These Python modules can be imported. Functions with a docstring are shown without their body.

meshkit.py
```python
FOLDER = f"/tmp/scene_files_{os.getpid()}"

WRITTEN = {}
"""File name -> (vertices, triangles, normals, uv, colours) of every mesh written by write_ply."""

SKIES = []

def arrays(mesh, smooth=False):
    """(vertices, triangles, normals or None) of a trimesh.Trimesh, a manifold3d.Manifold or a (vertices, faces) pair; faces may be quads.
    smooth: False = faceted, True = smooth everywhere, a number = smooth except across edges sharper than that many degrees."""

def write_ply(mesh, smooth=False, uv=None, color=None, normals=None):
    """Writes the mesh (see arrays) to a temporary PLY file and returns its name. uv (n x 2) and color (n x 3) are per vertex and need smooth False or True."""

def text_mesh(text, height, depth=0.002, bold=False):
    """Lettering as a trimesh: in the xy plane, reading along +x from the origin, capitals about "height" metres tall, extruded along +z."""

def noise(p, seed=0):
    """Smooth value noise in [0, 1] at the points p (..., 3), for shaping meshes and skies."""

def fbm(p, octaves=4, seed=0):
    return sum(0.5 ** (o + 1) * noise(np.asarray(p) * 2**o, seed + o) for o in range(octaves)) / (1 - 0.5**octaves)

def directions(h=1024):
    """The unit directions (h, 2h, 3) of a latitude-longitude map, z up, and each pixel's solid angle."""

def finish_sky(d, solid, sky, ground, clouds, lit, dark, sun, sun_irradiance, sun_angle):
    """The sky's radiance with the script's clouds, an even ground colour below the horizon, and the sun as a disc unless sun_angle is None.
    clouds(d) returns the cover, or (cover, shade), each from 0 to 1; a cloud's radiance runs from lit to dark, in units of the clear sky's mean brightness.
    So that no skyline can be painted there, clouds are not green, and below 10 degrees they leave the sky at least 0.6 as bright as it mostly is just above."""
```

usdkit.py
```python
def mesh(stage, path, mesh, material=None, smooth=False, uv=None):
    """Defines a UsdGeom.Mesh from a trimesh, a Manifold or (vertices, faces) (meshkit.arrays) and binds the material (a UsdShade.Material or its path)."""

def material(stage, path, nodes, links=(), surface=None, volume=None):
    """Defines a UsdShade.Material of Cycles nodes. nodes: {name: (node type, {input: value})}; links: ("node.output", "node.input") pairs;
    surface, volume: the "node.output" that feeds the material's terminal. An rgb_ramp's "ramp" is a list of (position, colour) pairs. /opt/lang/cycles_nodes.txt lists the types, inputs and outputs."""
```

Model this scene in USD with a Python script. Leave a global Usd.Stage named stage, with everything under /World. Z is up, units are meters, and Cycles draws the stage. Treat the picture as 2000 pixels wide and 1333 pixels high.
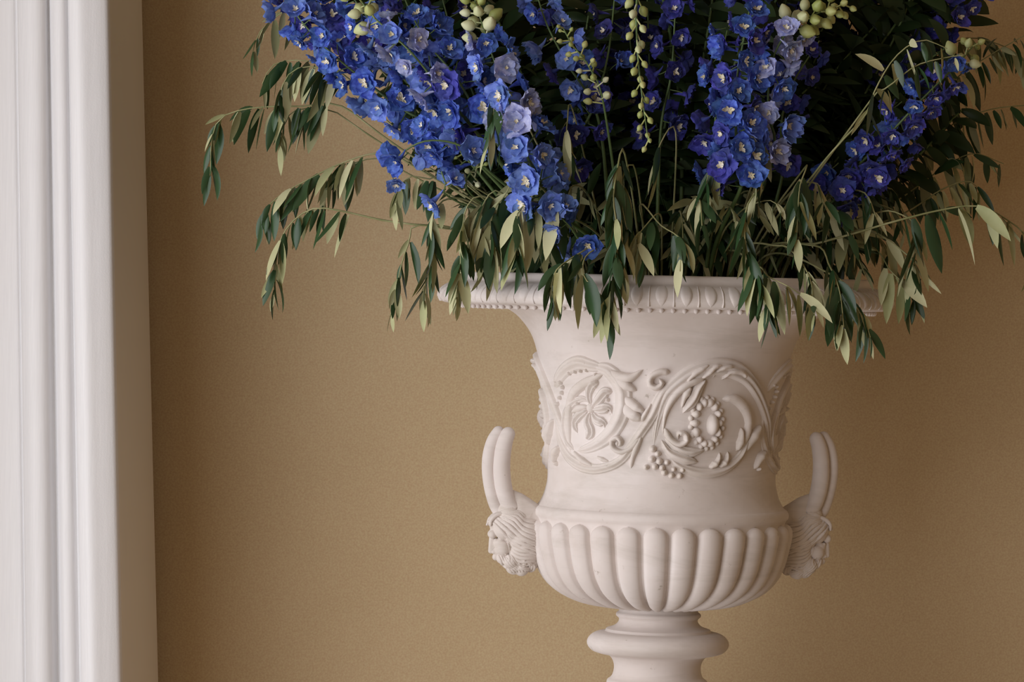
import math
import random
import numpy as np
import trimesh
import manifold3d
import usdkit
import meshkit
from pxr import Gf, Sdf, Usd, UsdGeom, UsdLux, UsdShade, Vt

stage = Usd.Stage.CreateInMemory()
UsdGeom.SetStageUpAxis(stage, 'Z')
UsdGeom.SetStageMetersPerUnit(stage, 1.0)
UsdGeom.Xform.Define(stage, '/World')
UsdGeom.Scope.Define(stage, '/World/Looks')

# ------------------------------------------------------------------ camera, light, exposure
FPX, DIST, EYE = 8000.0, 5.4, 1.5
PITCH, ROLL = math.atan(0.0160), math.radians(1.2)
CAM = np.array([0.0, -DIST, EYE])
FWD = np.array([0, math.cos(PITCH), -math.sin(PITCH)])
R0, U0 = np.array([1.0, 0, 0]), np.array([0, math.sin(PITCH), math.cos(PITCH)])
RGT = math.cos(ROLL) * R0 + math.sin(ROLL) * U0
UPV = -math.sin(ROLL) * R0 + math.cos(ROLL) * U0
cam = UsdGeom.Camera.Define(stage, '/World/camera')
cam.CreateHorizontalApertureAttr(36.0)
cam.CreateVerticalApertureAttr(36.0 * 1333 / 2000)
cam.CreateFocalLengthAttr(36.0 * FPX / 2000)
cam.CreateClippingRangeAttr(Gf.Vec2f(0.05, 50))
m4 = np.eye(4)
m4[0, :3], m4[1, :3], m4[2, :3], m4[3, :3] = RGT, UPV, -FWD, CAM
cam.AddTransformOp().Set(Gf.Matrix4d(m4.tolist()))
cam.CreateExposureAttr(0.0)

# daylight through the tall window in the left wall (the only light in the room)
WIN_X, WIN_Y0, WIN_Y1, WIN_Z0, WIN_Z1 = -1.02, -4.0, -0.38, 0.12, 2.5
sun = UsdLux.RectLight.Define(stage, '/World/window_daylight')
sun.CreateWidthAttr(WIN_Z1 - WIN_Z0)
sun.CreateHeightAttr(WIN_Y1 - WIN_Y0)
sun.CreateIntensityAttr(2.75)
sun.CreateColorAttr(Gf.Vec3f(0.985, 0.985, 1.015))
sun.AddTranslateOp().Set(Gf.Vec3d(WIN_X, (WIN_Y0 + WIN_Y1) / 2, (WIN_Z0 + WIN_Z1) / 2))
sun.AddRotateYOp().Set(-90.0)


def at(px, py, Y):
    """The point at distance Y behind the urn's axis seen at a pixel of the 2000 x 1333 photograph."""
    d = FWD + (px - 1000) / FPX * RGT - (py - 666.5) / FPX * UPV
    return CAM + d * ((Y - CAM[1]) / d[1])


S = DIST / FPX                       # metres per pixel at the urn's axis
X0 = at(1299.5, 575, 0)[0]           # the urn's axis
rng = random.Random(7)

# ------------------------------------------------------------------ materials
def mat(name, nodes, links, surface):
    return usdkit.material(stage, '/World/Looks/' + name, nodes, links, surface=surface)


def plaster(name, a, b, bump=0.12):
    return mat(name, {
        'g': ('geometry', {}),
        'n1': ('noise_texture', {'scale': 2.3, 'detail': 5.0, 'roughness': 0.6}),
        'n2': ('noise_texture', {'scale': 360.0, 'detail': 2.0}),
        'n3': ('noise_texture', {'scale': 40.0, 'detail': 4.0}),
        'r': ('rgb_ramp', {'ramp': [(0.3, a), (0.7, b)]}),
        'mx': ('mix_color', {'fac': 0.28, 'blend_type': 'overlay'}),
        'bp': ('bump', {'strength': bump, 'distance': 0.002}),
        'ad': ('math', {'math_type': 'add'}),
        'p': ('principled_bsdf', {'roughness': 0.85, 'specular_ior_level': 0.25})},
        [('g.position', 'n1.vector'), ('g.position', 'n2.vector'), ('g.position', 'n3.vector'), ('n1.fac', 'r.fac'),
         ('r.color', 'mx.a'), ('n2.fac', 'mx.b'), ('mx.result', 'p.base_color'),
         ('n2.fac', 'ad.value1'), ('n3.fac', 'ad.value2'), ('ad.value', 'bp.height'), ('bp.normal', 'p.normal')], 'p.BSDF')


M = {}
M['wall'] = plaster('wall_plaster', (0.635, 0.475, 0.28), (0.69, 0.525, 0.32))
M['ceiling'] = plaster('ceiling_plaster', (0.50, 0.40, 0.28), (0.54, 0.43, 0.31))
M['floor'] = plaster('floor_stone', (0.34, 0.26, 0.175), (0.40, 0.31, 0.21))
M['frame'] = mat('window_paint', {'p': ('principled_bsdf', {'base_color': (0.75, 0.72, 0.66), 'roughness': 0.5})}, [], 'p.BSDF')


def marble(name, a, b, dirt, amount):
    return mat(name, {
        'g': ('geometry', {}),
        'mp': ('mapping', {'scale': (2.0, 2.0, 9.0)}),
        'n1': ('noise_texture', {'scale': 9.0, 'detail': 6.0, 'roughness': 0.62}),
        'n2': ('noise_texture', {'scale': 2.2, 'detail': 6.0, 'roughness': 0.7, 'distortion': 0.6}),
        'n3': ('noise_texture', {'scale': 55.0, 'detail': 5.0, 'roughness': 0.7}),
        'r1': ('rgb_ramp', {'ramp': [(0.3, a), (0.65, b)]}),
        'r2': ('rgb_ramp', {'ramp': [(0.50, (0, 0, 0)), (0.70, (amount,) * 3)]}),
        'r3': ('rgb_ramp', {'ramp': [(0.66, (0, 0, 0)), (0.74, (0.55,) * 3)]}),
        'm1': ('mix_color', {'b': dirt}), 'm2': ('mix_color', {'b': (0.33, 0.26, 0.19)}),
        'bp': ('bump', {'strength': 0.12, 'distance': 0.0015}),
        'p': ('principled_bsdf', {'roughness': 0.62, 'specular_ior_level': 0.35, 'diffuse_roughness': 0.3})},
        [('g.position', 'n1.vector'), ('g.position', 'mp.vector'), ('mp.vector', 'n2.vector'), ('g.position', 'n3.vector'),
         ('n1.fac', 'r1.fac'), ('n2.fac', 'r2.fac'), ('n3.fac', 'r3.fac'), ('r1.color', 'm1.a'), ('r2.color', 'm1.fac'),
         ('m1.result', 'm2.a'), ('r3.color', 'm2.fac'), ('m2.result', 'p.base_color'), ('n3.fac', 'bp.height'), ('bp.normal', 'p.normal')], 'p.BSDF')


M['stone'] = marble('urn_marble', (0.71, 0.63, 0.585), (0.80, 0.735, 0.705), (0.50, 0.44, 0.38), 0.42)
M['stone_carved'] = marble('urn_marble_carved', (0.69, 0.61, 0.55), (0.78, 0.71, 0.67), (0.50, 0.44, 0.36), 0.5)
M['pedestal'] = marble('pedestal_stone', (0.50, 0.42, 0.34), (0.58, 0.50, 0.41), (0.35, 0.3, 0.24), 0.5)

M['linen'] = mat('curtain_linen', {
    'g': ('geometry', {}), 'mp': ('mapping', {'scale': (30.0, 30.0, 1.2)}),
    'n': ('noise_texture', {'scale': 14.0, 'detail': 4.0}), 'n2': ('noise_texture', {'scale': 420.0, 'detail': 1.0}),
    'r': ('rgb_ramp', {'ramp': [(0.3, (0.85, 0.835, 0.84)), (0.7, (0.90, 0.885, 0.89))]}),
    'bp': ('bump', {'strength': 0.15, 'distance': 0.001}),
    'd': ('principled_bsdf', {'roughness': 0.9, 'specular_ior_level': 0.1, 'sheen_weight': 0.1}),
    't': ('translucent_bsdf', {'color': (0.8, 0.77, 0.74)}), 'mx': ('mix_closure', {'fac': 0.10})},
    [('g.position', 'mp.vector'), ('mp.vector', 'n.vector'), ('g.position', 'n2.vector'), ('n.fac', 'r.fac'), ('r.color', 'd.base_color'),
     ('n2.fac', 'bp.height'), ('bp.normal', 'd.normal'), ('d.BSDF', 'mx.closure1'), ('t.BSDF', 'mx.closure2')], 'mx.closure')
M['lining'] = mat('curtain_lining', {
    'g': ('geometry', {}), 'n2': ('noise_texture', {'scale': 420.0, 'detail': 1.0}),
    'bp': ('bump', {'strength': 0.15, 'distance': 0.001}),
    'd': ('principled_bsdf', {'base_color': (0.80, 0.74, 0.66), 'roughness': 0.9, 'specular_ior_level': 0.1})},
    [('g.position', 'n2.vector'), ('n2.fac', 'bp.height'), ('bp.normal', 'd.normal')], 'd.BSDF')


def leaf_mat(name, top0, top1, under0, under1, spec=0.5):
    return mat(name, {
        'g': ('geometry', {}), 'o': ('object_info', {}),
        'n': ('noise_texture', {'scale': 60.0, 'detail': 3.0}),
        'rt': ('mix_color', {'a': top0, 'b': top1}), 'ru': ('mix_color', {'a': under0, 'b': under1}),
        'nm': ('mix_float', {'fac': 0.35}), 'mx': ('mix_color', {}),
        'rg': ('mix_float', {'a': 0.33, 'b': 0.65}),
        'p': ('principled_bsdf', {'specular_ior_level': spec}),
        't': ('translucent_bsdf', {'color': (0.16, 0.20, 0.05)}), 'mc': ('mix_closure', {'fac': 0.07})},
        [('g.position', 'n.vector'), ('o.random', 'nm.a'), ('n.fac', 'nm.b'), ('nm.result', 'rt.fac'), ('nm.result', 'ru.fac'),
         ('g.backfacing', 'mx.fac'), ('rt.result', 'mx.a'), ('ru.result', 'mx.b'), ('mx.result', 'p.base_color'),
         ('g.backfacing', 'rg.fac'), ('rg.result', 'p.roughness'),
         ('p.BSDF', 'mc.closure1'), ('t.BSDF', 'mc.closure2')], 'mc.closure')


M['leaf'] = leaf_mat('olive_leaf', (0.016, 0.046, 0.016), (0.038, 0.082, 0.03), (0.28, 0.30, 0.12), (0.62, 0.59, 0.36))
M['dark_leaf'] = leaf_mat('shade_foliage', (0.012, 0.028, 0.010), (0.028, 0.05, 0.018), (0.03, 0.05, 0.02), (0.05, 0.07, 0.03), 0.15)  # both leaf sides darkened so the filler sprigs carry the bouquet's inner shade
M['twig'] = mat('olive_twig', {'g': ('geometry', {}), 'n': ('noise_texture', {'scale': 35.0}),
    'r': ('rgb_ramp', {'ramp': [(0.35, (0.20, 0.21, 0.08)), (0.7, (0.36, 0.34, 0.17))]}), 'p': ('principled_bsdf', {'roughness': 0.6})},
    [('g.position', 'n.vector'), ('n.fac', 'r.fac'), ('r.color', 'p.base_color')], 'p.BSDF')
M['stem'] = mat('delphinium_stem', {'p': ('principled_bsdf', {'base_color': (0.10, 0.16, 0.05), 'roughness': 0.5})}, [], 'p.BSDF')


def petal_mat(name, a, b):
    return mat(name, {
        'g': ('geometry', {}), 'o': ('object_info', {}),
        'n': ('noise_texture', {'scale': 150.0, 'detail': 3.0, 'roughness': 0.6}),
        'r': ('rgb_ramp', {'ramp': [(0.35, a), (0.72, b)]}),
        'h': ('hsv', {'hue': 0.5, 'saturation': 1.0}), 'hv': ('mix_float', {'a': 0.7, 'b': 1.25}),
        'hh': ('mix_float', {'a': 0.49, 'b': 0.508}),
        'p': ('principled_bsdf', {'roughness': 0.55, 'specular_ior_level': 0.35, 'sheen_weight': 0.15}),
        't': ('translucent_bsdf', {}), 'mc': ('mix_closure', {'fac': 0.25})},
        [('g.position', 'n.vector'), ('n.fac', 'r.fac'), ('r.color', 'h.color'), ('o.random', 'hv.fac'), ('hv.result', 'h.value'),
         ('o.random', 'hh.fac'), ('hh.result', 'h.hue'), ('h.color', 'p.base_color'), ('h.color', 't.color'),
         ('p.BSDF', 'mc.closure1'), ('t.BSDF', 'mc.closure2')], 'mc.closure')


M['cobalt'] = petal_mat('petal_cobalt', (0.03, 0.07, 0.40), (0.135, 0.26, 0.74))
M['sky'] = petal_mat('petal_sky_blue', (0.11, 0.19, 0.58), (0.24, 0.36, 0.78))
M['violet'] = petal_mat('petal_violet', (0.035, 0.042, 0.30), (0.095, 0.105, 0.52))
M['indigo'] = petal_mat('petal_violet_shaded', (0.016, 0.018, 0.13), (0.04, 0.045, 0.26))  # violet petals darkened, putting the bouquet's inner shade into their colour
M['lilac'] = petal_mat('petal_pale_lilac', (0.24, 0.28, 0.58), (0.54, 0.56, 0.76))
M['eye'] = mat('floret_eye', {'g': ('geometry', {}), 'n': ('noise_texture', {'scale': 220.0}),
    'r': ('rgb_ramp', {'ramp': [(0.3, (0.52, 0.44, 0.22)), (0.62, (0.76, 0.72, 0.66))]}), 'p': ('principled_bsdf', {'roughness': 0.6})},
    [('g.position', 'n.vector'), ('n.fac', 'r.fac'), ('r.color', 'p.base_color')], 'p.BSDF')
M['bud_green'] = mat('bud_green', {'o': ('object_info', {}), 'm': ('mix_color', {'a': (0.26, 0.31, 0.08), 'b': (0.46, 0.46, 0.18)}),
    'p': ('principled_bsdf', {'roughness': 0.5})}, [('o.random', 'm.fac'), ('m.result', 'p.base_color')], 'p.BSDF')
M['bud_pale'] = mat('bud_pale', {'o': ('object_info', {}), 'm': ('mix_color', {'a': (0.42, 0.45, 0.19), 'b': (0.54, 0.54, 0.36)}),
    'p': ('principled_bsdf', {'roughness': 0.55})}, [('o.random', 'm.fac'), ('m.result', 'p.base_color')], 'p.BSDF')
M['bud_blue'] = petal_mat('bud_blue', (0.10, 0.12, 0.42), (0.35, 0.36, 0.60))

# ------------------------------------------------------------------ scene helpers
used = {}


def numbered(parent, name):
    k = used.get((parent, name), 0)
    used[(parent, name)] = k + 1
    return f'{parent}/{name}' + (f'_{k:03d}' if k else '')


def tag(p, label=None, cat=None, group=None, kind=None):
    p = p.GetPrim() if hasattr(p, 'GetPrim') else p
    for k, v in (('label', label), ('category', cat), ('group', group), ('kind', kind)):
        if v:
            p.SetCustomDataByKey(k, v)
    return p


def thing(name, loc, label, cat, group=None):
    x = UsdGeom.Xform.Define(stage, numbered('/World', name))
    x.AddTranslateOp().Set(Gf.Vec3d(*map(float, loc)))
    return tag(x, label, cat, group)


def vnormals(v, f):
    n = np.zeros_like(v)
    fn = np.cross(v[f[:, 1]] - v[f[:, 0]], v[f[:, 2]] - v[f[:, 0]])
    for k in range(3):
        np.add.at(n, f[:, k], fn)
    return n / np.maximum(np.linalg.norm(n, axis=1, keepdims=True), 1e-30)


def put(parent, name, v, f, m, smooth=True):
    """One Mesh prim under a path."""
    parent = str(parent.GetPath()) if hasattr(parent, 'GetPath') else parent
    path = numbered(parent, name)
    v, f = np.asarray(v, float), np.asarray(f, int)
    if smooth is not True:
        return usdkit.mesh(stage, path, trimesh.Trimesh(v, f, process=False), m, smooth=smooth).GetPrim()
    g = UsdGeom.Mesh.Define(stage, path)
    g.CreatePointsAttr(Vt.Vec3fArray.FromNumpy(v.astype(np.float32)))
    g.CreateFaceVertexCountsAttr(Vt.IntArray.FromNumpy(np.full(len(f), 3, np.int32)))
    g.CreateFaceVertexIndicesAttr(Vt.IntArray.FromNumpy(f.astype(np.int32).ravel()))
    g.CreateSubdivisionSchemeAttr('none')
    g.CreateNormalsAttr(Vt.Vec3fArray.FromNumpy(vnormals(v, f).astype(np.float32)))
    g.SetNormalsInterpolation('vertex')
    UsdShade.MaterialBindingAPI.Apply(g.GetPrim()).Bind(m)
    return g.GetPrim()


def grid_faces(nr, nc, wrap=False):
    """Triangles of a grid of nr rows and nc columns of vertices."""
    f = []
    for i in range(nr - 1):
        for j in range(nc if wrap else nc - 1):
            a, b = i * nc + j, i * nc + (j + 1) % nc
            f += [(a, b, b + nc), (a, b + nc, a + nc)]
    return np.array(f)


FACES = {}


def gfaces(nr, nc, wrap=False):
    if (nr, nc, wrap) not in FACES:
        FACES[(nr, nc, wrap)] = grid_faces(nr, nc, wrap)
    return FACES[(nr, nc, wrap)]


def join(parts):
    V, F, n = [], [], 0
    for v, f in parts:
        V.append(np.asarray(v)), F.append(np.asarray(f) + n)
        n += len(v)
    return np.vstack(V), np.vstack(F)


def box(x0, x1, y0, y1, z0, z1):
    b = trimesh.creation.box([x1 - x0, y1 - y0, z1 - z0])
    b.apply_translation([(x0 + x1) / 2, (y0 + y1) / 2, (z0 + z1) / 2])
    return np.array(b.vertices), np.array(b.faces)


def spline(pts, n):
    """Catmull-Rom through the points, n samples evenly spaced along it."""
    P = np.asarray(pts, float)
    if len(P) == 2:
        q = P[0] + np.linspace(0, 1, n)[:, None] * (P[1] - P[0])
        return q
    Q = np.vstack([2 * P[0] - P[1], P, 2 * P[-1] - P[-2]])
    out = []
    for i in range(1, len(Q) - 2):
        t = np.linspace(0, 1, 12, endpoint=False)[:, None]
        a, b, c, d = Q[i - 1], Q[i], Q[i + 1], Q[i + 2]
        out.append(0.5 * (2 * b + (c - a) * t + (2 * a - 5 * b + 4 * c - d) * t**2 + (3 * b - a - 3 * c + d) * t**3))
    q = np.vstack(out + [P[-1:]])
    s = np.r_[0, np.cumsum(np.linalg.norm(np.diff(q, axis=0), axis=1))]
    x = np.linspace(0, s[-1], n)
    return np.stack([np.interp(x, s, q[:, k]) for k in range(q.shape[1])], 1)


def unit(a):
    a = np.asarray(a, float)
    return a / max(np.linalg.norm(a), 1e-12)


def tube(path, radii, sides=5, squash=None):
    """A swept tube with pointed or flat closed ends."""
    P = np.asarray(path, float)
    n = len(P)
    radii = np.interp(np.linspace(0, 1, n), np.linspace(0, 1, len(radii)), radii) if np.ndim(radii) else np.full(n, radii)
    T = np.gradient(P, axis=0)
    T /= np.maximum(np.linalg.norm(T, axis=1, keepdims=True), 1e-12)
    a = unit(np.cross(T[0], [0.31, 0.17, 0.93] if abs(T[0][2]) < 0.9 else [1, 0.1, 0]))
    rings = []
    ang = np.arange(sides) / sides * 2 * math.pi
    for i in range(n):
        a = unit(a - T[i] * (a @ T[i]))
        b = np.cross(T[i], a)
        rings.append(P[i] + radii[i] * (np.cos(ang)[:, None] * a + np.sin(ang)[:, None] * b))
    v = np.vstack(rings + [P[:1], P[-1:]])
    f = [gfaces(n, sides, True)]
    f0, f1 = n * sides, n * sides + 1
    j = np.arange(sides)
    f.append(np.stack([np.full(sides, f0), (j + 1) % sides, j], 1))
    k = (n - 1) * sides
    f.append(np.stack([np.full(sides, f1), k + j, k + (j + 1) % sides], 1))
    return v, np.vstack(f)


def lathe(profile, n=160, cx=0.0, cy=0.0):
    """Closed profile of (r, z) turned about the z axis."""
    p = np.asarray(profile, float)
    a = np.arange(n) / n * 2 * math.pi
    v = np.stack([cx + p[:, :1] * np.cos(a), cy + p[:, :1] * np.sin(a), np.repeat(p[:, 1:], n, 1)], -1).reshape(-1, 3)
    k = len(p)
    f = []
    j = np.arange(n)
    for i in range(k):
        i2 = (i + 1) % k
        A, B, C, D = i * n + j, i * n + (j + 1) % n, i2 * n + (j + 1) % n, i2 * n + j
        f += [np.stack([A, C, B], 1), np.stack([A, D, C], 1)]
    return v, np.vstack(f)


# ------------------------------------------------------------------ the room
WALL_Y = 0.42
XL, XR, YF, ZC = -1.05, 3.5, -6.4, 3.1


def struct(name, v, f, m):
    return tag(put('/World', name, v, f, m, smooth=False), kind='structure')


struct('wall_back', *box(XL - 0.2, XR + 0.2, WALL_Y, WALL_Y + 0.15, 0, ZC), M['wall'])
struct('wall_right', *box(XR, XR + 0.15, YF, WALL_Y, 0, ZC), M['wall'])
struct('wall_front', *box(XL - 0.2, XR + 0.2, YF - 0.15, YF, 0, ZC), M['wall'])
struct('floor', *box(XL - 0.2, XR + 0.2, YF - 0.15, WALL_Y + 0.15, -0.1, 0), M['floor'])
struct('ceiling', *box(XL - 0.2, XR + 0.2, YF - 0.15, WALL_Y + 0.15, ZC, ZC + 0.1), M['ceiling'])
wl = [box(XL - 0.15, XL, YF, WIN_Y0 - 0.06, 0, ZC), box(XL - 0.15, XL, WIN_Y1 + 0.06, WALL_Y, 0, ZC),
      box(XL - 0.15, XL, WIN_Y0 - 0.06, WIN_Y1 + 0.06, 0, WIN_Z0 - 0.06), box(XL - 0.15, XL, WIN_Y0 - 0.06, WIN_Y1 + 0.06, WIN_Z1 + 0.06, ZC)]
struct('wall_left', *join(wl), M['wall'])
y0, y1, z0, z1 = WIN_Y0 - 0.06, WIN_Y1 + 0.06, WIN_Z0 - 0.06, WIN_Z1 + 0.06
fr = [box(XL - 0.13, XL + 0.01, y0, y0 + 0.05, z0, z1), box(XL - 0.13, XL + 0.01, y1 - 0.05, y1, z0, z1),
      box(XL - 0.13, XL + 0.01, y0, y1, z0, z0 + 0.05), box(XL - 0.13, XL + 0.01, y0, y1, z1 - 0.05, z1)]
struct('window_1', *join(fr), M['frame'])

# ------------------------------------------------------------------ curtain: gathered white linen at the window's far side
# plan of the cloth (pixel column at eye height, distance), from the hidden left end to the free edge and back to the wall
plan = [(-540, 0.10), (-480, 0.02), (-420, 0.07), (-360, 0.0), (-300, 0.05), (-240, -0.02), (-190, 0.03), (-150, -0.02), (-112, 0.0), (-98, -0.03), (-60, -0.045), (-20, -0.036), (20, -0.033), (33, -0.031), (37, -0.025), (39, -0.024), (42, -0.034),
        (60, -0.044), (78, -0.040), (92, -0.028), (99, -0.013), (101, -0.012), (104, -0.027), (118, -0.036), (132, -0.030), (139, -0.017), (141, -0.016), (144, -0.032),
        (160, -0.043), (190, -0.040), (214, -0.034), (221, -0.029), (224, -0.014)]
lining_plan = [(224, -0.014), (225, 0.004), (228, 0.04), (234, 0.09), (246, 0.15), (264, 0.22), (282, 0.30), (289, 0.335), (286, 0.342), (270, 0.338), (230, 0.33)]
# how far each fold leans out from z = 1.5 to the bottom (pixels over the picture's height)
plan = [(p, y + 0.00034 * max(0, 150 - p)) for p, y in plan]     # the gathered cloth turns a little towards the window
base = np.array([at(p, 560, y)[:2] for p, y in plan])
line = np.array([at(p, 560, y)[:2] for p, y in lining_plan])


def cloth(pl, px, n, seed, rows=44):
    q = spline(pl, n)
    pxs = np.interp(np.linspace(0, 1, n), np.linspace(0, 1, len(px)), px)
    v = []
    for i in range(rows):
        z = 0.02 + (2.98 - 0.02) * i / (rows - 1)
        lean = (1.5 - z)                                   # the folds spread towards the floor
        nz = meshkit.noise(np.stack([np.arange(n) * 0.14, np.full(n, z * 0.9), np.full(n, 1.7)], 1), seed) - 0.5
        nz2 = meshkit.noise(np.stack([np.arange(n) * 0.14, np.full(n, z * 0.9), np.full(n, 9.7)], 1), seed + 3) - 0.5
        w = np.clip((pxs + 60) / 280, 0, 1)
        calm = np.clip((pxs + 200) / 150, 0.0, 1.0)
        x = q[:, 0] + lean * (0.014 + 0.026 * w) + nz * 0.007 * (1 - 0.6 * (w > 0.97))
        y = q[:, 1] * (1 + 0.12 * lean) + nz2 * 0.012
        v.append(np.stack([x, y, np.full(n, z)], 1))
    return np.vstack(v), gfaces(rows, n)


cur = thing('curtain', (base[:, 0].mean(), 0, 0), 'tall gathered white linen curtain hanging at the left, its lined edge turned towards the wall', 'curtain')
co = np.array([base[:, 0].mean(), 0, 0])


def thick(v, f, n, t):
    nn = vnormals(v, f)
    k = len(v)
    return np.vstack([v, v - nn * t]), np.vstack([f, f[:, ::-1] + k])


v, f = cloth(base, [p for p, _ in plan], 260, 5)
put(cur, 'front_panel', *thick(v - co, f[:, ::-1], 260, -0.0015), M['linen'])
v2, f2 = cloth(line, [p for p, _ in lining_plan], 60, 5)
# the lining starts exactly on the front panel's free edge
e1, e2 = v.reshape(44, 260, 3)[:, -1], v2.reshape(44, 60, 3)[:, 0]
fade = np.clip(1 - np.arange(60) / 12, 0, 1)
v2 = (v2.reshape(44, 60, 3) + (e1 - e2)[:, None] * fade[None, :, None]).reshape(-1, 3)
tag(put(cur, 'return_edge', *thick(v2 - co, f2[:, ::-1], 60, -0.0015), M['lining']), 'beige shaded return of the curtain facing the wall')

# ------------------------------------------------------------------ the urn
def pz(rp, y):
    """(radius, height) of a silhouette point that the photograph shows rp pixels left of the axis at row y."""
    return rp * S, EYE - (y + rp * math.sin(ROLL) - 545) * S


LIP = [(388, 531), (398, 531), (402, 534), (405, 545), (410, 548), (424, 553), (436, 562), (442, 571), (443, 579), (438, 587), (426, 591), (410, 592), (404, 595), (400, 600), (380, 600), (360, 598)]
BODY = [(330, 595), (318, 598), (303, 606), (289, 616), (276, 630), (265, 645), (256, 663), (249, 685), (241, 720), (234, 770), (229, 830), (225, 880), (223, 915), (223, 935), (226, 952), (231, 968), (238, 981), (243, 987)]
BOWL = [(243, 986), (248, 990), (250, 996), (250, 1002), (247, 1006), (244, 1010), (243, 1016), (243, 1030), (242, 1045), (239, 1060), (235, 1080), (228, 1102), (218, 1121), (203, 1138), (182, 1152), (155, 1164), (125, 1173), (98, 1179), (80, 1184)]
FOOT = [(76, 1183), (77, 1186), (77, 1194), (80, 1196), (83, 1199), (83, 1203), (80, 1206), (77, 1209), (78, 1215), (83, 1221), (91, 1225), (101, 1228), (103, 1230), (103, 1233), (112, 1234), (122, 1236), (131, 1241), (137, 1248), (139, 1256), (136, 1264), (129, 1271), (119, 1275), (106, 1278), (96, 1281), (90, 1287), (86, 1296), (85, 1306), (87, 1317), (91, 1324), (97, 1328), (99, 1333), (99, 1340), (103, 1350), (112, 1364), (128, 1380), (150, 1392), (168, 1397), (174, 1403), (174, 1414), (170, 1420)]
Z_PLINTH = pz(0, 1422)[1]
urn = thing('urn', (X0, 0, Z_PLINTH - 0.055), 'large carved white marble urn with scroll frieze, fluted bowl and horned masks', 'urn')
UO = np.array([X0, 0, Z_PLINTH - 0.055])


def prof(rows, n=None):
    p = np.array([pz(r, y) for r, y in rows])
    if n:
        p = spline(p, n)
    return p - [0, UO[2]]


rz_body = np.array([pz(r, y) for r, y in BODY])


def body_radius(z):
    return np.interp(-np.asarray(z), -rz_body[:, 1], rz_body[:, 0])


lip_o = prof(LIP, 46)
inner_top = [(372, 600), (365, 560), (372, 540)]
lip = np.vstack([lip_o, prof([(330, 600), (328, 575), (350, 545), (372, 535)])])
put(urn, 'lip', *lathe(lip, 200), M['stone'], smooth=40)
body_o = prof(BODY, 60)
body_o = np.vstack([prof([(352, 597)]), body_o])
body_i = prof([(238, 1000), (222, 985), (208, 968), (203, 935), (203, 900), (208, 830), (214, 770), (222, 715), (232, 680), (246, 655), (262, 635), (285, 615), (310, 600), (330, 590)])
put(urn, 'body', *lathe(np.vstack([body_o, body_i]), 200), M['stone'], smooth=40)
bowl_o = prof(BOWL, 60)
bowl_i = prof([(60, 1165), (110, 1150), (160, 1130), (195, 1100), (212, 1060), (216, 1020), (216, 1000), (222, 988)])
put(urn, 'bowl', *lathe(np.vstack([bowl_o, prof([(0.5, 1184), (0.5, 1165)]), bowl_i]), 200), M['stone'], smooth=40)
foot_o = prof(FOOT, 110)
put(urn, 'foot', *lathe(np.vstack([foot_o, prof([(0.5, 1422), (0.5, 1183)])]), 160), M['stone'], smooth=40)
hw = 0.13
pl = trimesh.creation.box([2 * hw, 2 * hw, 0.055])
pl.apply_translation([0, 0, 0.0275])
put(urn, 'plinth', np.array(pl.vertices), np.array(pl.faces), M['stone'], smooth=20)

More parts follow.
